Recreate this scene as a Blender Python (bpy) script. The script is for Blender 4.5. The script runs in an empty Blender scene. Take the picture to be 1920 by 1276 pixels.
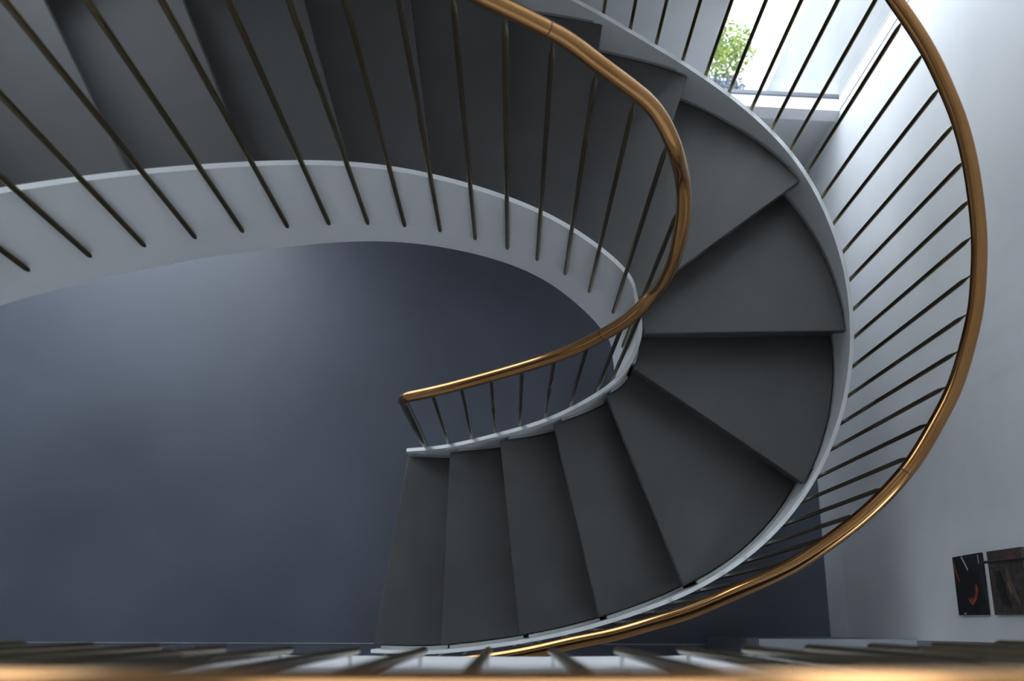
import bpy, bmesh, math, random
import numpy as np
from mathutils import Vector, Matrix

sc = bpy.context.scene
COL = sc.collection
random.seed(7)

# ------------------------------------------------------------------ survey of the place (metres)
H = 0.17                     # riser; tread n lies at z = H*n
# inner string, stair-side face (nosing parameter n -> x, y)
PI_K = [(0, -.69, .80), (1, -.479, .785), (2, -.2774, .7745), (3, -.053, .794), (4, .1694, .8318), (5, .3723, .9115), (6, .457, .9788),
        (7, .4797, 1.0581), (8, .4448, 1.1341), (9, .3815, 1.1774), (10, .1945, 1.2561), (11, -.0213, 1.289), (12, -.2364, 1.2803),
        (13, -.4521, 1.2348), (14, -.6814, 1.1501), (15, -.9151, 1.0418), (16, -1.135, .915), (17, -1.335, .77), (18, -1.5, .6), (19, -1.62, .41)]
# outer string, centre line
PO_K = [(0.0, -.93, -.09), (1.0, -.61, -.0895), (1.985, -.3011, -.0887), (2.31, -.1963, -.0783), (2.615, -.0932, -.066), (2.92, .0091, -.051),
        (3.23, .1116, -.0331), (3.53, .2144, -.0117), (3.88, .3172, .0139), (4.59, .5158, .0768), (5.09, .7026, .1558), (5.435, .8692, .2589),
        (5.75, 1.014, .3922), (6.08, 1.1322, .5594), (6.425, 1.2129, .7458), (6.775, 1.2529, .943), (7.13, 1.2537, 1.146), (7.485, 1.2138, 1.3445),
        (7.835, 1.1341, 1.5297), (8.18, 1.0175, 1.6929), (8.505, .8692, 1.8229), (8.875, .6986, 1.9261), (9.36, .5124, 2.0016),
        (9.67, .4153, 2.0291), (10.015, .3163, 2.0523), (11, -.008, 2.108), (12, -.3475, 2.0928), (13, -.6851, 2.0173), (14, -1.0071, 1.9015),
        (15, -1.3089, 1.7507), (16, -1.5907, 1.5695), (17, -1.8423, 1.3581), (18, -2.0642, 1.121), (19, -2.2355, .8592)]
RAIL_IN = [(1.60, -.362, .792), (2.15, -.248, .794), (2.83, -.093, .807), (3.65, .09, .827), (4.30, .232, .856), (4.51, .278, .872), (4.93, .355, .904),
           (5.33, .408, .943), (5.72, .434, .961), (6.30, .452, .990), (6.85, .458, 1.024), (7.39, .458, 1.078), (7.91, .442, 1.123),
           (8.46, .416, 1.133), (8.82, .393, 1.149), (9.28, .338, 1.197), (9.57, .285, 1.218), (10.02, .188, 1.249), (10.34, .121, 1.268),
           (10.63, .058, 1.274), (10.94, -.008, 1.276), (11.19, -.062, 1.277)]
RAIL_OUT = [(8.09, 1.042, 1.645), (7.79, 1.144, 1.506), (7.62, 1.19, 1.416), (7.43, 1.231, 1.319), (7.26, 1.256, 1.221), (7.07, 1.273, 1.116),
            (6.90, 1.281, 1.018), (6.75, 1.278, .926), (6.59, 1.269, .835), (6.45, 1.249, .751), (6.21, 1.204, .618), (6.06, 1.159, .534),
            (5.90, 1.105, .447), (5.73, 1.032, .362), (5.55, .947, .285), (5.39, .865, .225), (5.22, .78, .171), (4.97, .658, .115),
            (4.60, .529, .058), (4.20, .41, .019), (3.81, .303, -.012), (3.45, .193, -.035), (3.08, .065, -.064), (2.73, -.05, -.085)]
BAL_IN_HIGH = [17.85, 17.35, 16.84, 16.33, 15.81, 15.33, 14.86, 14.40, 13.94, 13.48, 13.01, 12.52, 12.01, 11.48, 10.97, 10.47, 9.98, 9.52, 8.89, 7.43]
BAL_IN_LOW = [5.38, 4.88, 4.35, 3.88, 3.40, 2.93, 2.47, 1.98]
BAL_OUT = [1.66, 1.985, 2.31, 2.615, 2.92, 3.23, 3.53, 3.88, 4.245, 4.59, 4.865, 5.09, 5.275, 5.435, 5.59, 5.75, 5.915, 6.08, 6.26, 6.425, 6.595, 6.775,
           6.955, 7.13, 7.31, 7.485, 7.665, 7.835, 8.01, 8.18, 8.34, 8.505, 8.68, 8.875, 9.085, 9.36, 9.67, 10.015, 10.34, 10.66, 10.98, 11.3,
           11.62, 11.94, 12.26, 12.58]
ZC = 4.75                    # camera height


class Spline:                # natural cubic through (t, x, y)
    def __init__(s, K):
        K = sorted(K)
        t = np.array([k[0] for k in K], float); P = np.array([k[1:] for k in K], float)
        n = len(t); A = np.zeros((n, n)); R = np.zeros_like(P); hh = np.diff(t)
        A[0, 0] = A[-1, -1] = 1
        for i in range(1, n - 1):
            A[i, i - 1] = hh[i - 1]; A[i, i] = 2 * (hh[i - 1] + hh[i]); A[i, i + 1] = hh[i]
            R[i] = 6 * ((P[i + 1] - P[i]) / hh[i] - (P[i] - P[i - 1]) / hh[i - 1])
        s.t, s.P, s.M = t, P, np.linalg.solve(A, R)

    def __call__(s, x):
        i = int(np.clip(np.searchsorted(s.t, x) - 1, 0, len(s.t) - 2)); h = s.t[i + 1] - s.t[i]
        a = (s.t[i + 1] - x) / h; b = (x - s.t[i]) / h
        return a * s.P[i] + b * s.P[i + 1] + ((a ** 3 - a) * s.M[i] + (b ** 3 - b) * s.M[i + 1]) * h * h / 6

    def frame(s, x, e=2e-3):
        d = s(x + e) - s(x - e); sp = np.linalg.norm(d) / (2 * e); d = d / np.linalg.norm(d)
        return d, np.array([d[1], -d[0]]), sp      # tangent (uphill), normal to the outside, speed


PI_ = Spline(PI_K); PO_ = Spline(PO_K)
RI_ = Spline(RAIL_IN); RO_ = Spline(RAIL_OUT)
T2 = .0075                    # half thickness of the strings


def inner(n, off=0.0):        # off > 0 goes towards the treads
    t, nr, sp = PI_.frame(n); return PI_(n) + nr * off


def outer(n, off=0.0):        # off > 0 goes outward, away from the treads
    t, nr, sp = PO_.frame(n); return PO_(n) + nr * off


GAP_O = [(0, .02), (1, .0195), (3, .017), (5, .017), (6, .009), (7, .004), (8, .009), (9, .009), (10, .004), (20, .008)]


def gap_o(n): return float(np.interp(n, [g[0] for g in GAP_O], [g[1] for g in GAP_O]))
def tread_in(n): return inner(n, .013)
def tread_out(n): return outer(n, -T2 - gap_o(n))
def z_in_top(n): return H * n + .05
def z_out_top(n): return H * n + .035


def depth_in(n): return float(np.interp(n, [0, 3, 5, 6, 7, 7.6, 8, 8.6, 9.1, 9.7, 10.2, 10.6, 11, 11.5, 19], [.5, .5, .56, .68, .78, .78, .74, .70, .66, .59, .54, .515, .503, .50, .50]))


# ------------------------------------------------------------------ object helpers
def obj(name, bm, mat, parent=None, smooth=False, bevel=0.0):
    bmesh.ops.recalc_face_normals(bm, faces=bm.faces)
    if bevel:
        es = [e for e in bm.edges if len(e.link_faces) == 2 and e.calc_face_angle(0) > .6]
        bmesh.ops.bevel(bm, geom=es, offset=bevel, segments=2, affect='EDGES', profile=.5)
    me = bpy.data.meshes.new(name); bm.to_mesh(me); bm.free()
    me.materials.append(mat)
    if smooth:
        me.polygons.foreach_set('use_smooth', [True] * len(me.polygons))
        me.set_sharp_from_angle(angle=math.radians(40))
    o = bpy.data.objects.new(name, me); COL.objects.link(o)
    if parent: o.parent = parent
    return o


def thing(name, label, cat, loc=(0, 0, 0), group=None):
    o = bpy.data.objects.new(name, None); COL.objects.link(o)
    o.empty_display_size = .1
    o['label'] = label; o['category'] = cat
    if group: o['group'] = group
    return o


def struct(o): o['kind'] = 'structure'; return o


def add_box(bm, lo, hi):
    v = [bm.verts.new((x, y, z)) for x in (lo[0], hi[0]) for y in (lo[1], hi[1]) for z in (lo[2], hi[2])]
    for f in ((0, 1, 3, 2), (4, 6, 7, 5), (0, 4, 5, 1), (2, 3, 7, 6), (0, 2, 6, 4), (1, 5, 7, 3)):
        bm.faces.new([v[i] for i in f])


def box(lo, hi):
    bm = bmesh.new(); add_box(bm, lo, hi); return bm


def prism(pts, z0, z1):
    bm = bmesh.new()
    a = [bm.verts.new((p[0], p[1], z0)) for p in pts]; b = [bm.verts.new((p[0], p[1], z1)) for p in pts]
    bm.faces.new(a[::-1]); bm.faces.new(b)
    for i in range(len(pts)):
        j = (i + 1) % len(pts); bm.faces.new((a[i], a[j], b[j], b[i]))
    return bm


def loft(rings, closed=True, caps=True):
    bm = bmesh.new(); V = [[bm.verts.new(p) for p in r] for r in rings]
    m = len(V[0])
    for i in range(len(V) - 1):
        for k in range(m if closed else m - 1):
            l = (k + 1) % m; bm.faces.new((V[i][k], V[i][l], V[i + 1][l], V[i + 1][k]))
    if caps: bm.faces.new(V[0][::-1]); bm.faces.new(V[-1])
    return bm


def tube_rings(pts, rad, seg=20):
    pts = [Vector(p) for p in pts]; n = len(pts)
    if not hasattr(rad, '__len__'): rad = [rad] * n
    rings = []; up = None
    for i in range(n):
        t = (pts[min(i + 1, n - 1)] - pts[max(i - 1, 0)]).normalized()
        if up is None:
            up = Vector((0, 0, 1)) if abs(t.z) < .9 else Vector((1, 0, 0))
        up = (up - t * up.dot(t)).normalized(); s = t.cross(up)
        rings.append([pts[i] + (up * math.cos(2 * math.pi * k / seg) + s * math.sin(2 * math.pi * k / seg)) * rad[i] for k in range(seg)])
    return rings


def tube(pts, rad, seg=20): return loft(tube_rings(pts, rad, seg))


# ------------------------------------------------------------------ materials
def new_mat(name):
    m = bpy.data.materials.new(name); m.use_nodes = True
    nt = m.node_tree; b = nt.nodes['Principled BSDF']
    return m, nt, b


def lin(c):
    return tuple(((x / 255) / 12.92 if x / 255 <= .04045 else ((x / 255 + .055) / 1.055) ** 2.4) for x in c) + (1,)


def mottled(name, c1, c2, scale=2.0, rough=(.4, .55), metal=0.0, detail=6, bump=0.0, bscale=60, spec=.5, stretch=None):
    m, nt, b = new_mat(name); N, L = nt.nodes, nt.links
    tc = N.new('ShaderNodeTexCoord'); mp = N.new('ShaderNodeMapping'); L.new(tc.outputs['Object'], mp.inputs[0])
    if stretch: mp.inputs['Scale'].default_value = stretch
    no = N.new('ShaderNodeTexNoise'); no.inputs['Scale'].default_value = scale; no.inputs['Detail'].default_value = detail
    L.new(mp.outputs[0], no.inputs['Vector'])
    cr = N.new('ShaderNodeValToRGB'); cr.color_ramp.elements[0].position = .32; cr.color_ramp.elements[1].position = .68
    cr.color_ramp.elements[0].color = tuple(c1[:3]) + (1,); cr.color_ramp.elements[1].color = tuple(c2[:3]) + (1,)
    L.new(no.outputs['Fac'], cr.inputs[0]); L.new(cr.outputs[0], b.inputs['Base Color'])
    mr = N.new('ShaderNodeMapRange'); mr.inputs['To Min'].default_value = rough[0]; mr.inputs['To Max'].default_value = rough[1]
    L.new(no.outputs['Fac'], mr.inputs['Value']); L.new(mr.outputs[0], b.inputs['Roughness'])
    b.inputs['Metallic'].default_value = metal; b.inputs['Specular IOR Level'].default_value = spec
    if bump:
        n2 = N.new('ShaderNodeTexNoise'); n2.inputs['Scale'].default_value = bscale; n2.inputs['Detail'].default_value = 4
        L.new(mp.outputs[0], n2.inputs['Vector'])
        bp = N.new('ShaderNodeBump'); bp.inputs['Strength'].default_value = bump; bp.inputs['Distance'].default_value = .01
        L.new(n2.outputs['Fac'], bp.inputs['Height']); L.new(bp.outputs[0], b.inputs['Normal'])
    return m


M_FLOOR = mottled('microcement_floor', (.054, .060, .079), (.075, .083, .107), 1.3, (.34, .44), bump=.03, bscale=90)
M_TREAD = mottled('microcement_tread', (.053, .052, .0515), (.069, .068, .067), 3.0, (.40, .52), bump=.03, bscale=90)
M_STEEL = mottled('white_painted_steel', (.79, .80, .81), (.83, .84, .85), 2.0, (.34, .42))
M_STRIP = mottled('grey_painted_strip', (.36, .37, .36), (.42, .43, .42), 6.0, (.4, .5))
M_PLASTER = mottled('white_plaster', (.70, .71, .73), (.79, .795, .81), 2.2, (.7, .85), bump=.06, bscale=14, spec=.3)
M_FASCIA = mottled('white_fascia', (.80, .80, .81), (.84, .84, .85), 2.0, (.45, .55))
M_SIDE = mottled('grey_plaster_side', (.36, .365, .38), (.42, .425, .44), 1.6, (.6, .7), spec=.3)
M_CEIL = mottled('ceiling_paint', (.78, .78, .78), (.82, .82, .82), 1.0, (.8, .9), spec=.2)
M_RAIL = mottled('aged_bronze_rail', (.38, .19, .07), (.45, .235, .095), 5.0, (.13, .18), metal=1.0, detail=4)
M_BAL = mottled('dark_brass_baluster', (.18, .14, .072), (.23, .178, .09), 6.0, (.24, .30), metal=1.0, detail=3, stretch=(1, 1, .12))
M_POST = mottled('dark_bronze_post', (.16, .125, .072), (.20, .155, .088), 6.0, (.22, .27), metal=1.0, detail=3, stretch=(1, 1, .12))
M_DARK = mottled('dark_joint', (.02, .018, .016), (.03, .027, .024), 8.0, (.5, .6))
M_LINE = mottled('metal_floor_line', (.45, .46, .48), (.6, .61, .63), 30.0, (.3, .4), metal=.6)
M_PATH = mottled('pale_paving', (.66, .64, .60), (.76, .74, .70), 3.0, (.8, .9), spec=.2)

m, nt, b = new_mat('window_glass')
for nd in list(nt.nodes):
    if nd.type == 'BSDF_PRINCIPLED': nt.nodes.remove(nd)
tr = nt.nodes.new('ShaderNodeBsdfTransparent'); gl = nt.nodes.new('ShaderNodeBsdfGlossy'); gl.inputs['Roughness'].default_value = .02
mx = nt.nodes.new('ShaderNodeMixShader'); mx.inputs[0].default_value = .05; nt.links.new(tr.outputs[0], mx.inputs[1]); nt.links.new(gl.outputs[0], mx.inputs[2])
nt.links.new(mx.outputs[0], nt.nodes['Material Output'].inputs['Surface'])
M_GLASS = m


def plain(name, c, rough=.5, metal=0):
    return mottled(name, tuple(x * .88 for x in c), c, 25.0, (rough, rough + .1), metal=metal)


# ------------------------------------------------------------------ staircase
stair = thing('staircase', 'curved staircase with grey cement treads between thin white strings', 'staircase')


def steps(a, b, d=.1):
    k = max(2, int(math.ceil((b - a) / d)) + 1); return [a + (b - a) * i / (k - 1) for i in range(k)]


LAST = 17
for n in range(1, LAST + 1):
    ti, ni, si = PI_.frame(n + 1); to, no_, so = PO_.frame(n + 1)
    ein, eout = n + 1 + min(.4, .045 / si), n + 1 + .045 / so
    o_pts = [tread_out(x) for x in steps(n, eout)]
    i_pts = [tread_in(x) for x in steps(n, ein)]
    tread = obj('tread', prism(o_pts + i_pts[::-1], H * n - .038, H * n), M_TREAD, stair, bevel=.004)
    # upstand strips closing the joint between tread and strings
    ra = [(outer(x, -T2 - .001), outer(x, -T2 - max(.003, gap_o(x) - .0035))) for x in steps(n + .11, n + 1.05)]
    obj('edge_strip', loft([[(a[0], a[1], H * n - .03), (a[0], a[1], H * n + .010), (b[0], b[1], H * n + .010), (b[0], b[1], H * n - .03)] for a, b in ra]), M_STRIP, tread)
    ra = [(inner(x, .001), inner(x, .011)) for x in steps(n + .16, n + 1.04)]
    obj('edge_strip', loft([[(a[0], a[1], H * n - .03), (a[0], a[1], H * n + .012), (b[0], b[1], H * n + .012), (b[0], b[1], H * n - .03)] for a, b in ra]), M_STRIP, tread)

for n in range(1, LAST + 2):   # risers, set back under the nosings
    t, _, sp = PI_.frame(n); t2, _, sp2 = PO_.frame(n)
    d1, d2 = min(.35, .030 / sp), .030 / sp2
    A, B = tread_in(n + d1), tread_out(n + d2)
    dr = (B - A) / np.linalg.norm(B - A); nr = np.array([-dr[1], dr[0]]) * .012
    obj('riser', prism([A, B, B + nr, A + nr], H * (n - 1) + .0, H * n - .036), M_TREAD, stair)


def string(name, f, ztop, zbot, ns, mat, par):
    rings = []
    for x in ns:
        a, b = f(x, 0), f(x, 1)
        rings.append([(a[0], a[1], zbot(x)), (a[0], a[1], ztop(x)), (b[0], b[1], ztop(x)), (b[0], b[1], zbot(x))])
    return obj(name, loft(rings), mat, par, smooth=True)


string('inner_stringer', lambda x, s: inner(x, -.015 * s), z_in_top, lambda x: max(0.0, H * x - depth_in(x)), steps(.97, 18.0, .04), M_STEEL, stair)
string('outer_stringer', lambda x, s: outer(x, T2 * (2 * s - 1)), z_out_top, lambda x: max(0.0, H * x - .5), steps(.98, 18.0, .03), M_STEEL, stair)
rings = []
for x in steps(3.2, 18.0, .08):
    a, b = inner(x, .0), outer(x, -T2)
    za, zb = max(.012, H * x - depth_in(x) + .02), max(.012, H * x - .48)
    rings.append([(a[0], a[1], za), (b[0], b[1], zb), (b[0], b[1], zb + .02), (a[0], a[1], za + .02)])
obj('soffit', loft(rings), M_PLASTER, stair, smooth=True)


# ------------------------------------------------------------------ balusters and rails
def baluster(parent, foot, top, r=.007, tip=.03, neck=.062):
    foot = Vector(foot); top = Vector(top); d = (top - foot); L = d.length; d.normalize()
    prof = [(0, .0012), (.004, .0036), (.011, .0056), (.022, r), (.03, r), (L - neck - .012, r), (L - neck, r * .93), (L - neck * .72, r * .66), (L - neck * .45, r * .36), (L, r * .32)]
    bm = tube([foot + d * s for s, _ in prof], [q for _, q in prof], 14)
    return obj('baluster', bm, M_BAL, parent, smooth=True)


def rail_pieces(parent, pts, cuts, r=.020, name='handrail'):
    """pts: list of (n, Vector); cuts: parameters where the tube is jointed"""
    ends = [pts[0][0]] + cuts + [pts[-1][0]]
    lo = min(ends[0], ends[-1]); out = []
    for a, b in zip(ends[:-1], ends[1:]):
        seg = [p for n, p in pts if min(a, b) - 1e-6 <= n <= max(a, b) + 1e-6]
        out.append(obj(name, tube(seg, r, 28), M_RAIL, parent, smooth=True))
    return out


def joint(parent, p, d, r=.0204):
    d = Vector(d).normalized() * .0012
    return obj('rail_joint', tube([Vector(p) - d, Vector(p) + d], r, 28), M_DARK, parent, smooth=True)


# --- inner
inb = thing('balustrade', 'bronze balustrade along the inner edge of the stair, ending in a turned-down post', 'balustrade', group='stair balustrades')


def rail_in(n):
    if n <= 11.19: p = RI_(max(n, 1.45))
    else:
        w = min(1, (n - 11.19) / .6); p = inner(n, -.010)
        p = p * w + (1 - w) * (RI_(11.19) + (inner(n, 0) - inner(11.19, 0)))
    return Vector((p[0], p[1], H * n + 1.04))


CUT_IN = [4.52, 10.55]
ns = sorted(set(steps(1.62, 18.2, .05) + CUT_IN))
pin = [(n, rail_in(n)) for n in ns]
e0 = rail_in(1.62); dirr = (rail_in(1.62) - rail_in(1.75)).normalized()
post_top = e0 + dirr * .052 + Vector((0, 0, -.045))
# the rail bends down at its free end
bend = []
c = e0 + Vector((0, 0, -.045))
hor = Vector((dirr.x, dirr.y, 0)).normalized()
for k in range(1, 9):
    a = k / 8 * math.pi / 2
    bend.append((1.62 - k * .001, e0 + dirr * (.045 * math.sin(a)) + Vector((0, 0, -.045 * (1 - math.cos(a))))))
allp = bend[::-1] + pin
rails = rail_pieces(inb, allp, CUT_IN)
for cc in CUT_IN: joint(inb, rail_in(cc), rail_in(cc + .05) - rail_in(cc - .05))
pt = bend[-1][1]
foot = Vector((*inner(1.41, -.0285), z_in_top(1.41) - .10))
ax = [pt + Vector((0, 0, .004)), pt - Vector((0, 0, .05)), pt.lerp(foot, .5), pt.lerp(foot, .80), pt.lerp(foot, .93), foot]
post = obj('end_post', tube(ax, [.0195, .0175, .0168, .016, .011, .006], 24), M_POST, inb, smooth=True)
for n in BAL_IN_HIGH + BAL_IN_LOW:
    q = inner(n, -.0245 - (.006 if n in (9.52, 8.89, 7.43, 5.38, 4.88, 4.35) else 0)); tp = rail_in(n); s = (Vector((q[0], q[1], 0)) - Vector((tp.x, tp.y, 0)))
    s = s.normalized() * min(s.length, .010)
    baluster(inb, (q[0], q[1], H * n - .338), (tp.x + s.x, tp.y + s.y, tp.z - .017))

# --- outer
outb = thing('balustrade', 'bronze balustrade along the outer edge of the stair beside the white wall', 'balustrade', group='stair balustrades')


def rail_out(n):
    if n > 8.09: w = min(1, (n - 8.09) / .5); p = outer(n, .014) * w + (1 - w) * (RO_(8.09) + outer(n, 0) - outer(8.09, 0))
    elif n < 2.73: p = RO_(2.73) + outer(n, 0) - outer(2.73, 0)
    else: p = RO_(n)
    return Vector((p[0], p[1], H * n + 1.03))


CUT_OUT = [5.84]
ns = sorted(set(steps(1.35, 12.8, .04) + CUT_OUT))
rail_pieces(outb, [(n, rail_out(n)) for n in ns], CUT_OUT, r=.0212)
for cc in CUT_OUT: joint(outb, rail_out(cc), rail_out(cc + .05) - rail_out(cc - .05), .0216)
p0 = rail_out(1.35); d0 = (rail_out(1.35) - rail_out(1.5)).normalized()
bend = [p0 + d0 * (.045 * math.sin(k / 8 * math.pi / 2)) + Vector((0, 0, -.045 * (1 - math.cos(k / 8 * math.pi / 2)))) for k in range(9)]
obj('handrail', tube(bend, .0212, 24), M_RAIL, outb, smooth=True)
f0 = Vector((*outer(1.2, T2 + .014), z_out_top(1.2) - .1))
obj('end_post', tube([bend[-1], bend[-1].lerp(f0, .5), bend[-1].lerp(f0, .9), f0], [.0195, .0175, .012, .007], 20), M_POST, outb, smooth=True)
for n in BAL_OUT:
    q = outer(n, T2 + .0092 + (.004 if 7.0 < n < 8.9 else 0)); tp = rail_out(n); s = Vector((q[0] - tp.x, q[1] - tp.y, 0)); s = s.normalized() * min(s.length, .011)
    baluster(outb, (q[0], q[1], H * n - .30), (tp.x + s.x, tp.y + s.y, tp.z - .018), r=.0068)

# ------------------------------------------------------------------ upper landing, its edge and its balustrade (in front of the lens)
ZL = 3.06


def edge_y(x): return -.0575 + .016 * x * x


edge = [(1.456 - i * .1, edge_y(1.456 - i * .1)) for i in range(27)]
edge += [(-1.33, .02), (-1.47, .13), (-1.545, .28), (-1.555, .43)]
bk = [tuple(PI_(18.0)), tuple(PO_(18.0)), (-4.55, 1.12), (-4.55, -3.95), (1.456, -3.95)]
slab_pts = [(x, y - .016) for x, y in edge] + bk
struct(obj('floor_landing', prism(slab_pts[::-1], ZL - .24, ZL), M_FLOOR))
rings = []
for i, (x, y) in enumerate(edge):
    p0 = Vector(edge[max(i - 1, 0)]); p1 = Vector(edge[min(i + 1, len(edge) - 1)]); t = (p1 - p0).normalized(); nr = Vector((t.y, -t.x))
    if nr.y < 0 and i < 24: nr = -nr
    if i >= 24: nr = Vector((-t.y, t.x)) if (Vector((-t.y, t.x)).dot(Vector((1, .6))) > 0) else Vector((t.y, -t.x))
    b = Vector((x, y)) - nr * .015
    rings.append([(x, y, ZL - .64), (x, y, ZL + .05), (b.x, b.y, ZL + .05), (b.x, b.y, ZL - .64)])
struct(obj('trim_landing', loft(rings), M_FASCIA, smooth=True))
lb = thing('balustrade', 'out-of-focus bronze balustrade of the upper landing across the bottom edge', 'balustrade', group='landing balustrade')
lr = [Vector((1.45 - i * .05, edge_y(1.45 - i * .05) + .013, 4.10)) for i in range(53)]
obj('handrail', tube(lr, .0212, 32), M_RAIL, lb, smooth=True)
for x in (-.926, -.816, -.702, -.591, -.481, -.37, -.258, -.146, -.039, .066, .175, .281, .388, .493, .598, .705, .812, .919, 1.026, 1.133, 1.24, 1.347):
    y = edge_y(x)
    baluster(lb, (x, y + .024, 3.0), (x, y + .018, 4.083))
    obj('stud', tube([Vector((x, y - .001, 3.085)), Vector((x, y + .0175, 3.085))], .0035, 12), M_FASCIA, lb, smooth=True)

# ------------------------------------------------------------------ room shell
XW = 1.458                     # plane of the right wall
ZT = 5.9


def wallobj(name, boxes, mat):
    bm = bmesh.new()
    for lo, hi in boxes: add_box(bm, lo, hi)
    return struct(obj(name, bm, mat))


struct(obj('floor', box((-4.6, -1.5, -.12), (2.9, 2.3, 0)), M_FLOOR))
wallobj('wall_right', [((XW, -.037, .2515), (XW + .24, 2.285, 2.8)), ((XW, -3.95, 2.8), (XW + .24, 2.285, ZT)), ((XW, -.037, 0), (XW + .24, 2.285, .2475))], M_PLASTER)
struct(obj('trim_right', box((XW + .002, -.036, .247), (XW + .02, 2.2, .252)), M_DARK))

wallobj('wall_outside', [((XW, 2.285, -.5), (XW + .24, 2.97, ZT + .2))], mottled('shaded_grey_render', (.27, .275, .28), (.31, .315, .32), 4.0, (.8, .9), spec=.2))  # fin wall beyond the glass, outdoor shade put into a darker base colour
SL = -.0587                    # the window wall is a few degrees off square


def wy(x, d=0.0): return 2.216 + SL * (x - XW) + d


def slanted(x0, x1, d0, d1, z0, z1):
    return prism([(x0, wy(x0, d0)), (x1, wy(x1, d0)), (x1, wy(x1, d1)), (x0, wy(x0, d1))], z0, z1)


XJ = .812                      # left jamb of the window
SILL = .783
WIN_TOP = 5.2


def join_into(bm, other):
    me = bpy.data.meshes.new('tmp'); other.to_mesh(me); other.free(); bm.from_mesh(me); bpy.data.meshes.remove(me)


GX0, GX1, GZ1 = -3.6, -1.35, 4.3      # garden opening at floor level, left part of the same wall
bm = slanted(XJ - .001, XW, 0, .08, 0, SILL - .062)
join_into(bm, slanted(XJ - .001, XW, 0, .22, WIN_TOP, ZT))
join_into(bm, slanted(GX1, GX1 + .5, 0, .55, 0, ZT))
CX0, CX1, CZ0, CZ1 = -.9, .70, 4.6, 5.8      # unseen high window above the upper flight, added to light rails and string tops
join_into(bm, slanted(GX1 + .5, CX0, 0, .22, 0, ZT)); join_into(bm, slanted(CX1, XJ, 0, .22, 0, ZT))
join_into(bm, slanted(CX0, CX1, 0, .22, 0, CZ0)); join_into(bm, slanted(CX0, CX1, 0, .22, CZ1, ZT))
join_into(bm, slanted(GX0, GX1, 0, .55, GZ1, ZT))
join_into(bm, slanted(-4.6, GX0, 0, .55, 0, ZT))
struct(obj('wall_back', bm, M_PLASTER))
win = struct(obj('window_1', slanted(XJ, XW - .001, .064, .070, SILL, WIN_TOP), M_GLASS))
sl = bmesh.new()
sv = [[sl.verts.new((x, wy(x, d), z)) for d, z in ((-.002, SILL), (.078, SILL), (.078, SILL - .062), (-.022, SILL - .062))] for x in (XJ, XW - .001)]
for k in range(4): sl.faces.new((sv[0][k], sv[0][(k + 1) % 4], sv[1][(k + 1) % 4], sv[1][k]))
sl.faces.new(sv[0]); sl.faces.new(sv[1][::-1])
obj('sill', sl, M_FASCIA, win)
fr = slanted(XJ, XW - .001, .058, .076, SILL, SILL + .007)
obj('frame', fr, plain('window_frame_grey', (.16, .17, .19), .4, .5), win)
M_FRAME = plain('dark_window_frame', (.10, .105, .115), .45, .4)
for k, (x0, x1, z0, z1, d) in enumerate(((GX0, GX1, 0, GZ1, .42), (CX0, CX1, CZ0, CZ1, .12))):  # garden window, then the high window added for its light
    wn = struct(obj('window_%d' % (k + 2), slanted(x0 + .001, x1 - .001, d, d + .008, z0 + .001, z1 - .001), M_GLASS))
    fb = slanted(x0 + .001, x1 - .001, d - .02, d + .03, z0 + .001, z0 + .03)
    for q in (slanted(x0 + .001, x1 - .001, d - .02, d + .03, z1 - .03, z1 - .001), slanted(x0 + .001, x0 + .03, d - .02, d + .03, z0 + .03, z1 - .03),
              slanted(x1 - .03, x1 - .001, d - .02, d + .03, z0 + .03, z1 - .03)): join_into(fb, q)
    obj('frame', fb, M_FRAME, wn)
struct(obj('trim_window', box((XW - .0015, 2.2165, 0), (XW + .002, 2.2205, WIN_TOP)), plain('grey_groove', (.2, .22, .25), .6)))
struct(obj('trim_glazing', box((XW - .0012, 2.278, SILL), (XW + .002, 2.2805, WIN_TOP)), plain('grey_seal', (.22, .23, .25), .6)))

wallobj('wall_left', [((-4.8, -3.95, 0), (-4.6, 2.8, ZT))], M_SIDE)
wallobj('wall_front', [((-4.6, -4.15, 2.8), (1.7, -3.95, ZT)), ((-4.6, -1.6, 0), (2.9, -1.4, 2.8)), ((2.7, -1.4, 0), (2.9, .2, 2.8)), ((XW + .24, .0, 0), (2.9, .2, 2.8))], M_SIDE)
struct(obj('ceiling', box((-4.8, -4.15, ZT), (1.7, 2.8, ZT + .2)), M_CEIL))
struct(obj('wall_low', box((.887, -.40, 0), (XW - .002, -.0315, 1.01)), mottled('grey_cement_wall', (.10, .105, .12), (.14, .145, .16), 3.0, (.5, .6)), bevel=.002))
# thin metal strip set in the floor below the landing edge
ln = bmesh.new()
for p in (((-4.5, -.047), (.882, -.063)),):
    (x0, y0), (x1, y1) = p
    join_into(ln, prism([(x0, y0 - .003), (x1, y1 - .003), (x1, y1), (x0, y0)], .0, .0025))
struct(obj('trim_floor', ln, M_LINE))

# ------------------------------------------------------------------ outside
struct(obj('ground', box((-14, 2.31, -.65), (14, 24, -.5)), M_PATH))


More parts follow.
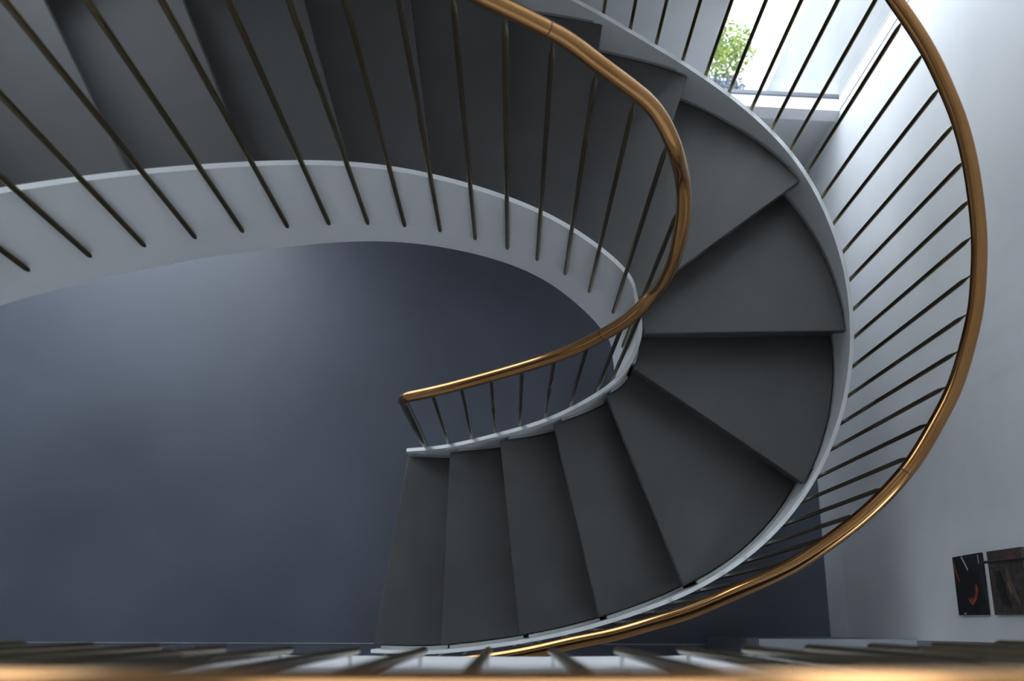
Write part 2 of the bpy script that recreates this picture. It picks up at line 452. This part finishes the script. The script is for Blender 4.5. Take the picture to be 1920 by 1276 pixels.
def leaf_cloud(n, c, rad, size, squash=.6, seed=1):
    rnd = random.Random(seed); bm = bmesh.new()
    for i in range(n):
        u = Vector((rnd.gauss(0, 1), rnd.gauss(0, 1), rnd.gauss(0, 1))).normalized() * (rnd.random() ** .45)
        p = Vector(c) + Vector((u.x * rad[0], u.y * rad[1], u.z * rad[2]))
        d = Vector((rnd.gauss(0, 1), rnd.gauss(0, 1), rnd.gauss(0, .6))).normalized(); s = d.orthogonal().normalized()
        s.rotate(Matrix.Rotation(rnd.random() * 6.28, 3, d)); l = size * rnd.uniform(.6, 1.3)
        w = l * squash * .5; nrm = d.cross(s) * l * .12
        v = [bm.verts.new(q) for q in (p, p + d * l * .45 + s * w + nrm, p + d * l, p + d * l * .45 - s * w + nrm)]
        bm.faces.new(v)
    return bm


M_LEAF = mottled('green_leaves', (.06, .12, .014), (.26, .32, .06), 14.0, (.5, .6))
M_LEAF2 = mottled('blue_grey_leaves', (.03, .045, .075), (.08, .11, .17), 12.0, (.5, .6))
M_STEM = plain('brown_stem', (.10, .07, .04), .7)
sh = thing('shrub', 'sunlit green shrub outside the window', 'shrub')
fol = leaf_cloud(1000, (1.10, 3.36, -.05), (.10, .32, .30), .026, .6, 3)
join_into(fol, leaf_cloud(1300, (1.205, 3.13, -.18), (.17, .13, .22), .026, .6, 8))
obj('foliage', fol, M_LEAF, sh)
obj('stem', tube([(1.14, 3.20, -.5), (1.15, 3.20, -.3), (1.12, 3.26, .1)], [.014, .011, .006], 8), M_STEM, sh)
gc = thing('ground_cover', 'low blue-grey plant outside at the foot of the window, in front of the green shrub', 'plant')
obj('foliage', leaf_cloud(1500, (1.20, 2.99, -.37), (.16, .09, .12), .024, .4, 5), M_LEAF2, gc)
obj('stem', tube([(1.20, 2.99, -.5), (1.20, 2.99, -.36)], [.010, .006], 8), M_STEM, gc)

# ------------------------------------------------------------------ two small paintings on the right wall


KX = 1.446 / 1.43


def onwall(p): return (p[0] * KX, ZC - (ZC - p[1]) * KX)


def wallquad(pts, x0, x1):      # pts in (y, z) on the wall, extruded towards the room from x1 to x0
    bm = bmesh.new(); pts = [onwall(p) for p in pts]
    a = [bm.verts.new((x0, y, z)) for y, z in pts]; b = [bm.verts.new((x1, y, z)) for y, z in pts]
    bm.faces.new(a); bm.faces.new(b[::-1])
    for i in range(len(pts)):
        j = (i + 1) % len(pts); bm.faces.new((a[i], b[i], b[j], a[j]))
    return bm


def ribbon(path, w, x0, x1):
    bm = bmesh.new(); L = []; path = [onwall(p) for p in path]
    for i, p in enumerate(path):
        d = Vector(path[min(i + 1, len(path) - 1)]) - Vector(path[max(i - 1, 0)]); d.normalize(); s = Vector((-d.y, d.x)) * w[i] / 2
        L.append((Vector(p) + s, Vector(p) - s))
    rings = [[(x0, a.x, a.y), (x0, b.x, b.y), (x1, b.x, b.y), (x1, a.x, a.y)] for a, b in L]
    bm.free(); return loft(rings)


def pmap(c, px, py):            # a spot on the first painting, from its own picture plane
    u = (px - 413) / 332 - (py - 410) / 695 * .25; v = (py - 400) / 705
    v = v + .083 * u * (1 - v); u = (px - (413 + 84 * v)) / 332.0
    return (.226 - .183 * v, 1.445 + .198 * u)


FX = 1.446
art = thing('painting', 'small black painting with red and orange strokes, lower on the wall', 'painting', group='paintings on the right wall')
obj('panel', wallquad([(.226, 1.445), (.227, 1.643), (.043, 1.641), (.044, 1.445)], FX, XW - .001), mottled('black_paint', (.004, .004, .005), (.012, .013, .013), 16, (.3, .5)), art, bevel=.001)


def stroke(pts, w, col, k=.0008):
    obj('paint_stroke', ribbon([pmap(art, *p) for p in pts], w, FX - k, FX + .001), plain('paint', col, .5), art)


stroke([(530, 392), (565, 462), (610, 555)], [.008, .0075, .006], (.38, .40, .46))
stroke([(722, 362), (730, 415), (740, 470)], [.005, .004, .003], (.42, .44, .48))
stroke([(428, 465), (450, 560), (508, 695)], [.004, .016, .002], (.20, .05, .01))
stroke([(705, 728), (718, 800), (705, 900), (668, 965)], [.006, .013, .013, .008], (.34, .05, .02))
stroke([(668, 965), (640, 940), (622, 905)], [.008, .009, .004], (.36, .14, .05))
stroke([(700, 760), (706, 830), (690, 900)], [.003, .006, .004], (.25, .012, .02), .0014)
stroke([(650, 905), (665, 930), (655, 955)], [.006, .010, .006], (.22, .01, .015), .0014)
stroke([(600, 655), (612, 700)], [.012, .009], (.06, .008, .02))
stroke([(668, 520), (682, 560)], [.008, .006], (.10, .012, .02))
stroke([(760, 720), (770, 850), (765, 990)], [.020, .034, .020], (.008, .016, .016), .0005)
stroke([(565, 1083), (592, 1080)], [.006, .005], (.4, .38, .34))

art2 = thing('painting', 'brown textured painting with black blotch and dark rod across, higher on the wall', 'painting', group='paintings on the right wall')
obj('panel', wallquad([(.226, 1.688), (.224, 1.896), (.040, 1.900), (.042, 1.69)], FX, XW - .001), mottled('brown_grey_paint', (.030, .022, .018), (.075, .058, .048), 45, (.7, .9), bump=.5, bscale=120), art2, bevel=.001)


def stroke2(pts, w, col, k=.001): obj('paint_stroke', ribbon(pts, w, FX - k, FX + .001), plain('paint', col, .6), art2)


stroke2([(.165, 1.745), (.125, 1.752), (.085, 1.765), (.065, 1.80)], [.03, .055, .045, .012], (.006, .006, .006))
stroke2([(.17, 1.80), (.14, 1.81), (.105, 1.825), (.068, 1.855)], [.010, .016, .020, .006], (.13, .085, .045), .0016)
stroke2([(.130, 1.800), (.100, 1.815)], [.006, .010], (.22, .15, .06), .0022)
stroke2([(.204, 1.812), (.199, 1.865)], [.008, .012], (.22, .02, .05), .0016)
obj('rod', tube([(FX - .008, *onwall((.195, 1.678))), (FX - .008, *onwall((.190, 1.935)))], .0042, 12), plain('black_rod', (.012, .011, .010), .5), art2, smooth=True)

# every Empty moves to the base of its thing
for e in [o for o in COL.objects if o.type == 'EMPTY']:
    P = [v.co for c in e.children for v in c.data.vertices]
    lo = Vector((min(p.x for p in P), min(p.y for p in P), min(p.z for p in P))); hi = Vector((max(p.x for p in P), max(p.y for p in P), 0))
    base = Vector(((lo.x + hi.x) / 2, (lo.y + hi.y) / 2, lo.z)); e.location = base
    for c in e.children: c.location = -base

# ------------------------------------------------------------------ daylight
W = bpy.data.worlds.new('daylight'); sc.world = W; W.use_nodes = True
bg = W.node_tree.nodes['Background']; bg.inputs['Color'].default_value = (.80, .90, 1.0, 1); bg.inputs['Strength'].default_value = 6.0



# ------------------------------------------------------------------ camera
cd = bpy.data.cameras.new('camera'); cam = bpy.data.objects.new('camera', cd); COL.objects.link(cam); sc.camera = cam
cd.sensor_width = 36; cd.lens = 1867 * 36 / 1920; cd.clip_start = .05; cd.clip_end = 200
cam.location = (0, 0, ZC); cam.rotation_euler = (math.atan(542 / 1867), 0, 0)
cd.dof.use_dof = True; cd.dof.focus_distance = 3.2; cd.dof.aperture_fstop = 2.9

vs = sc.view_settings
sc.display_settings.display_device = 'sRGB'
vs.view_transform = 'Standard'; vs.look = 'None'; vs.gamma = 1; vs.use_curve_mapping = False; vs.exposure = 0.27
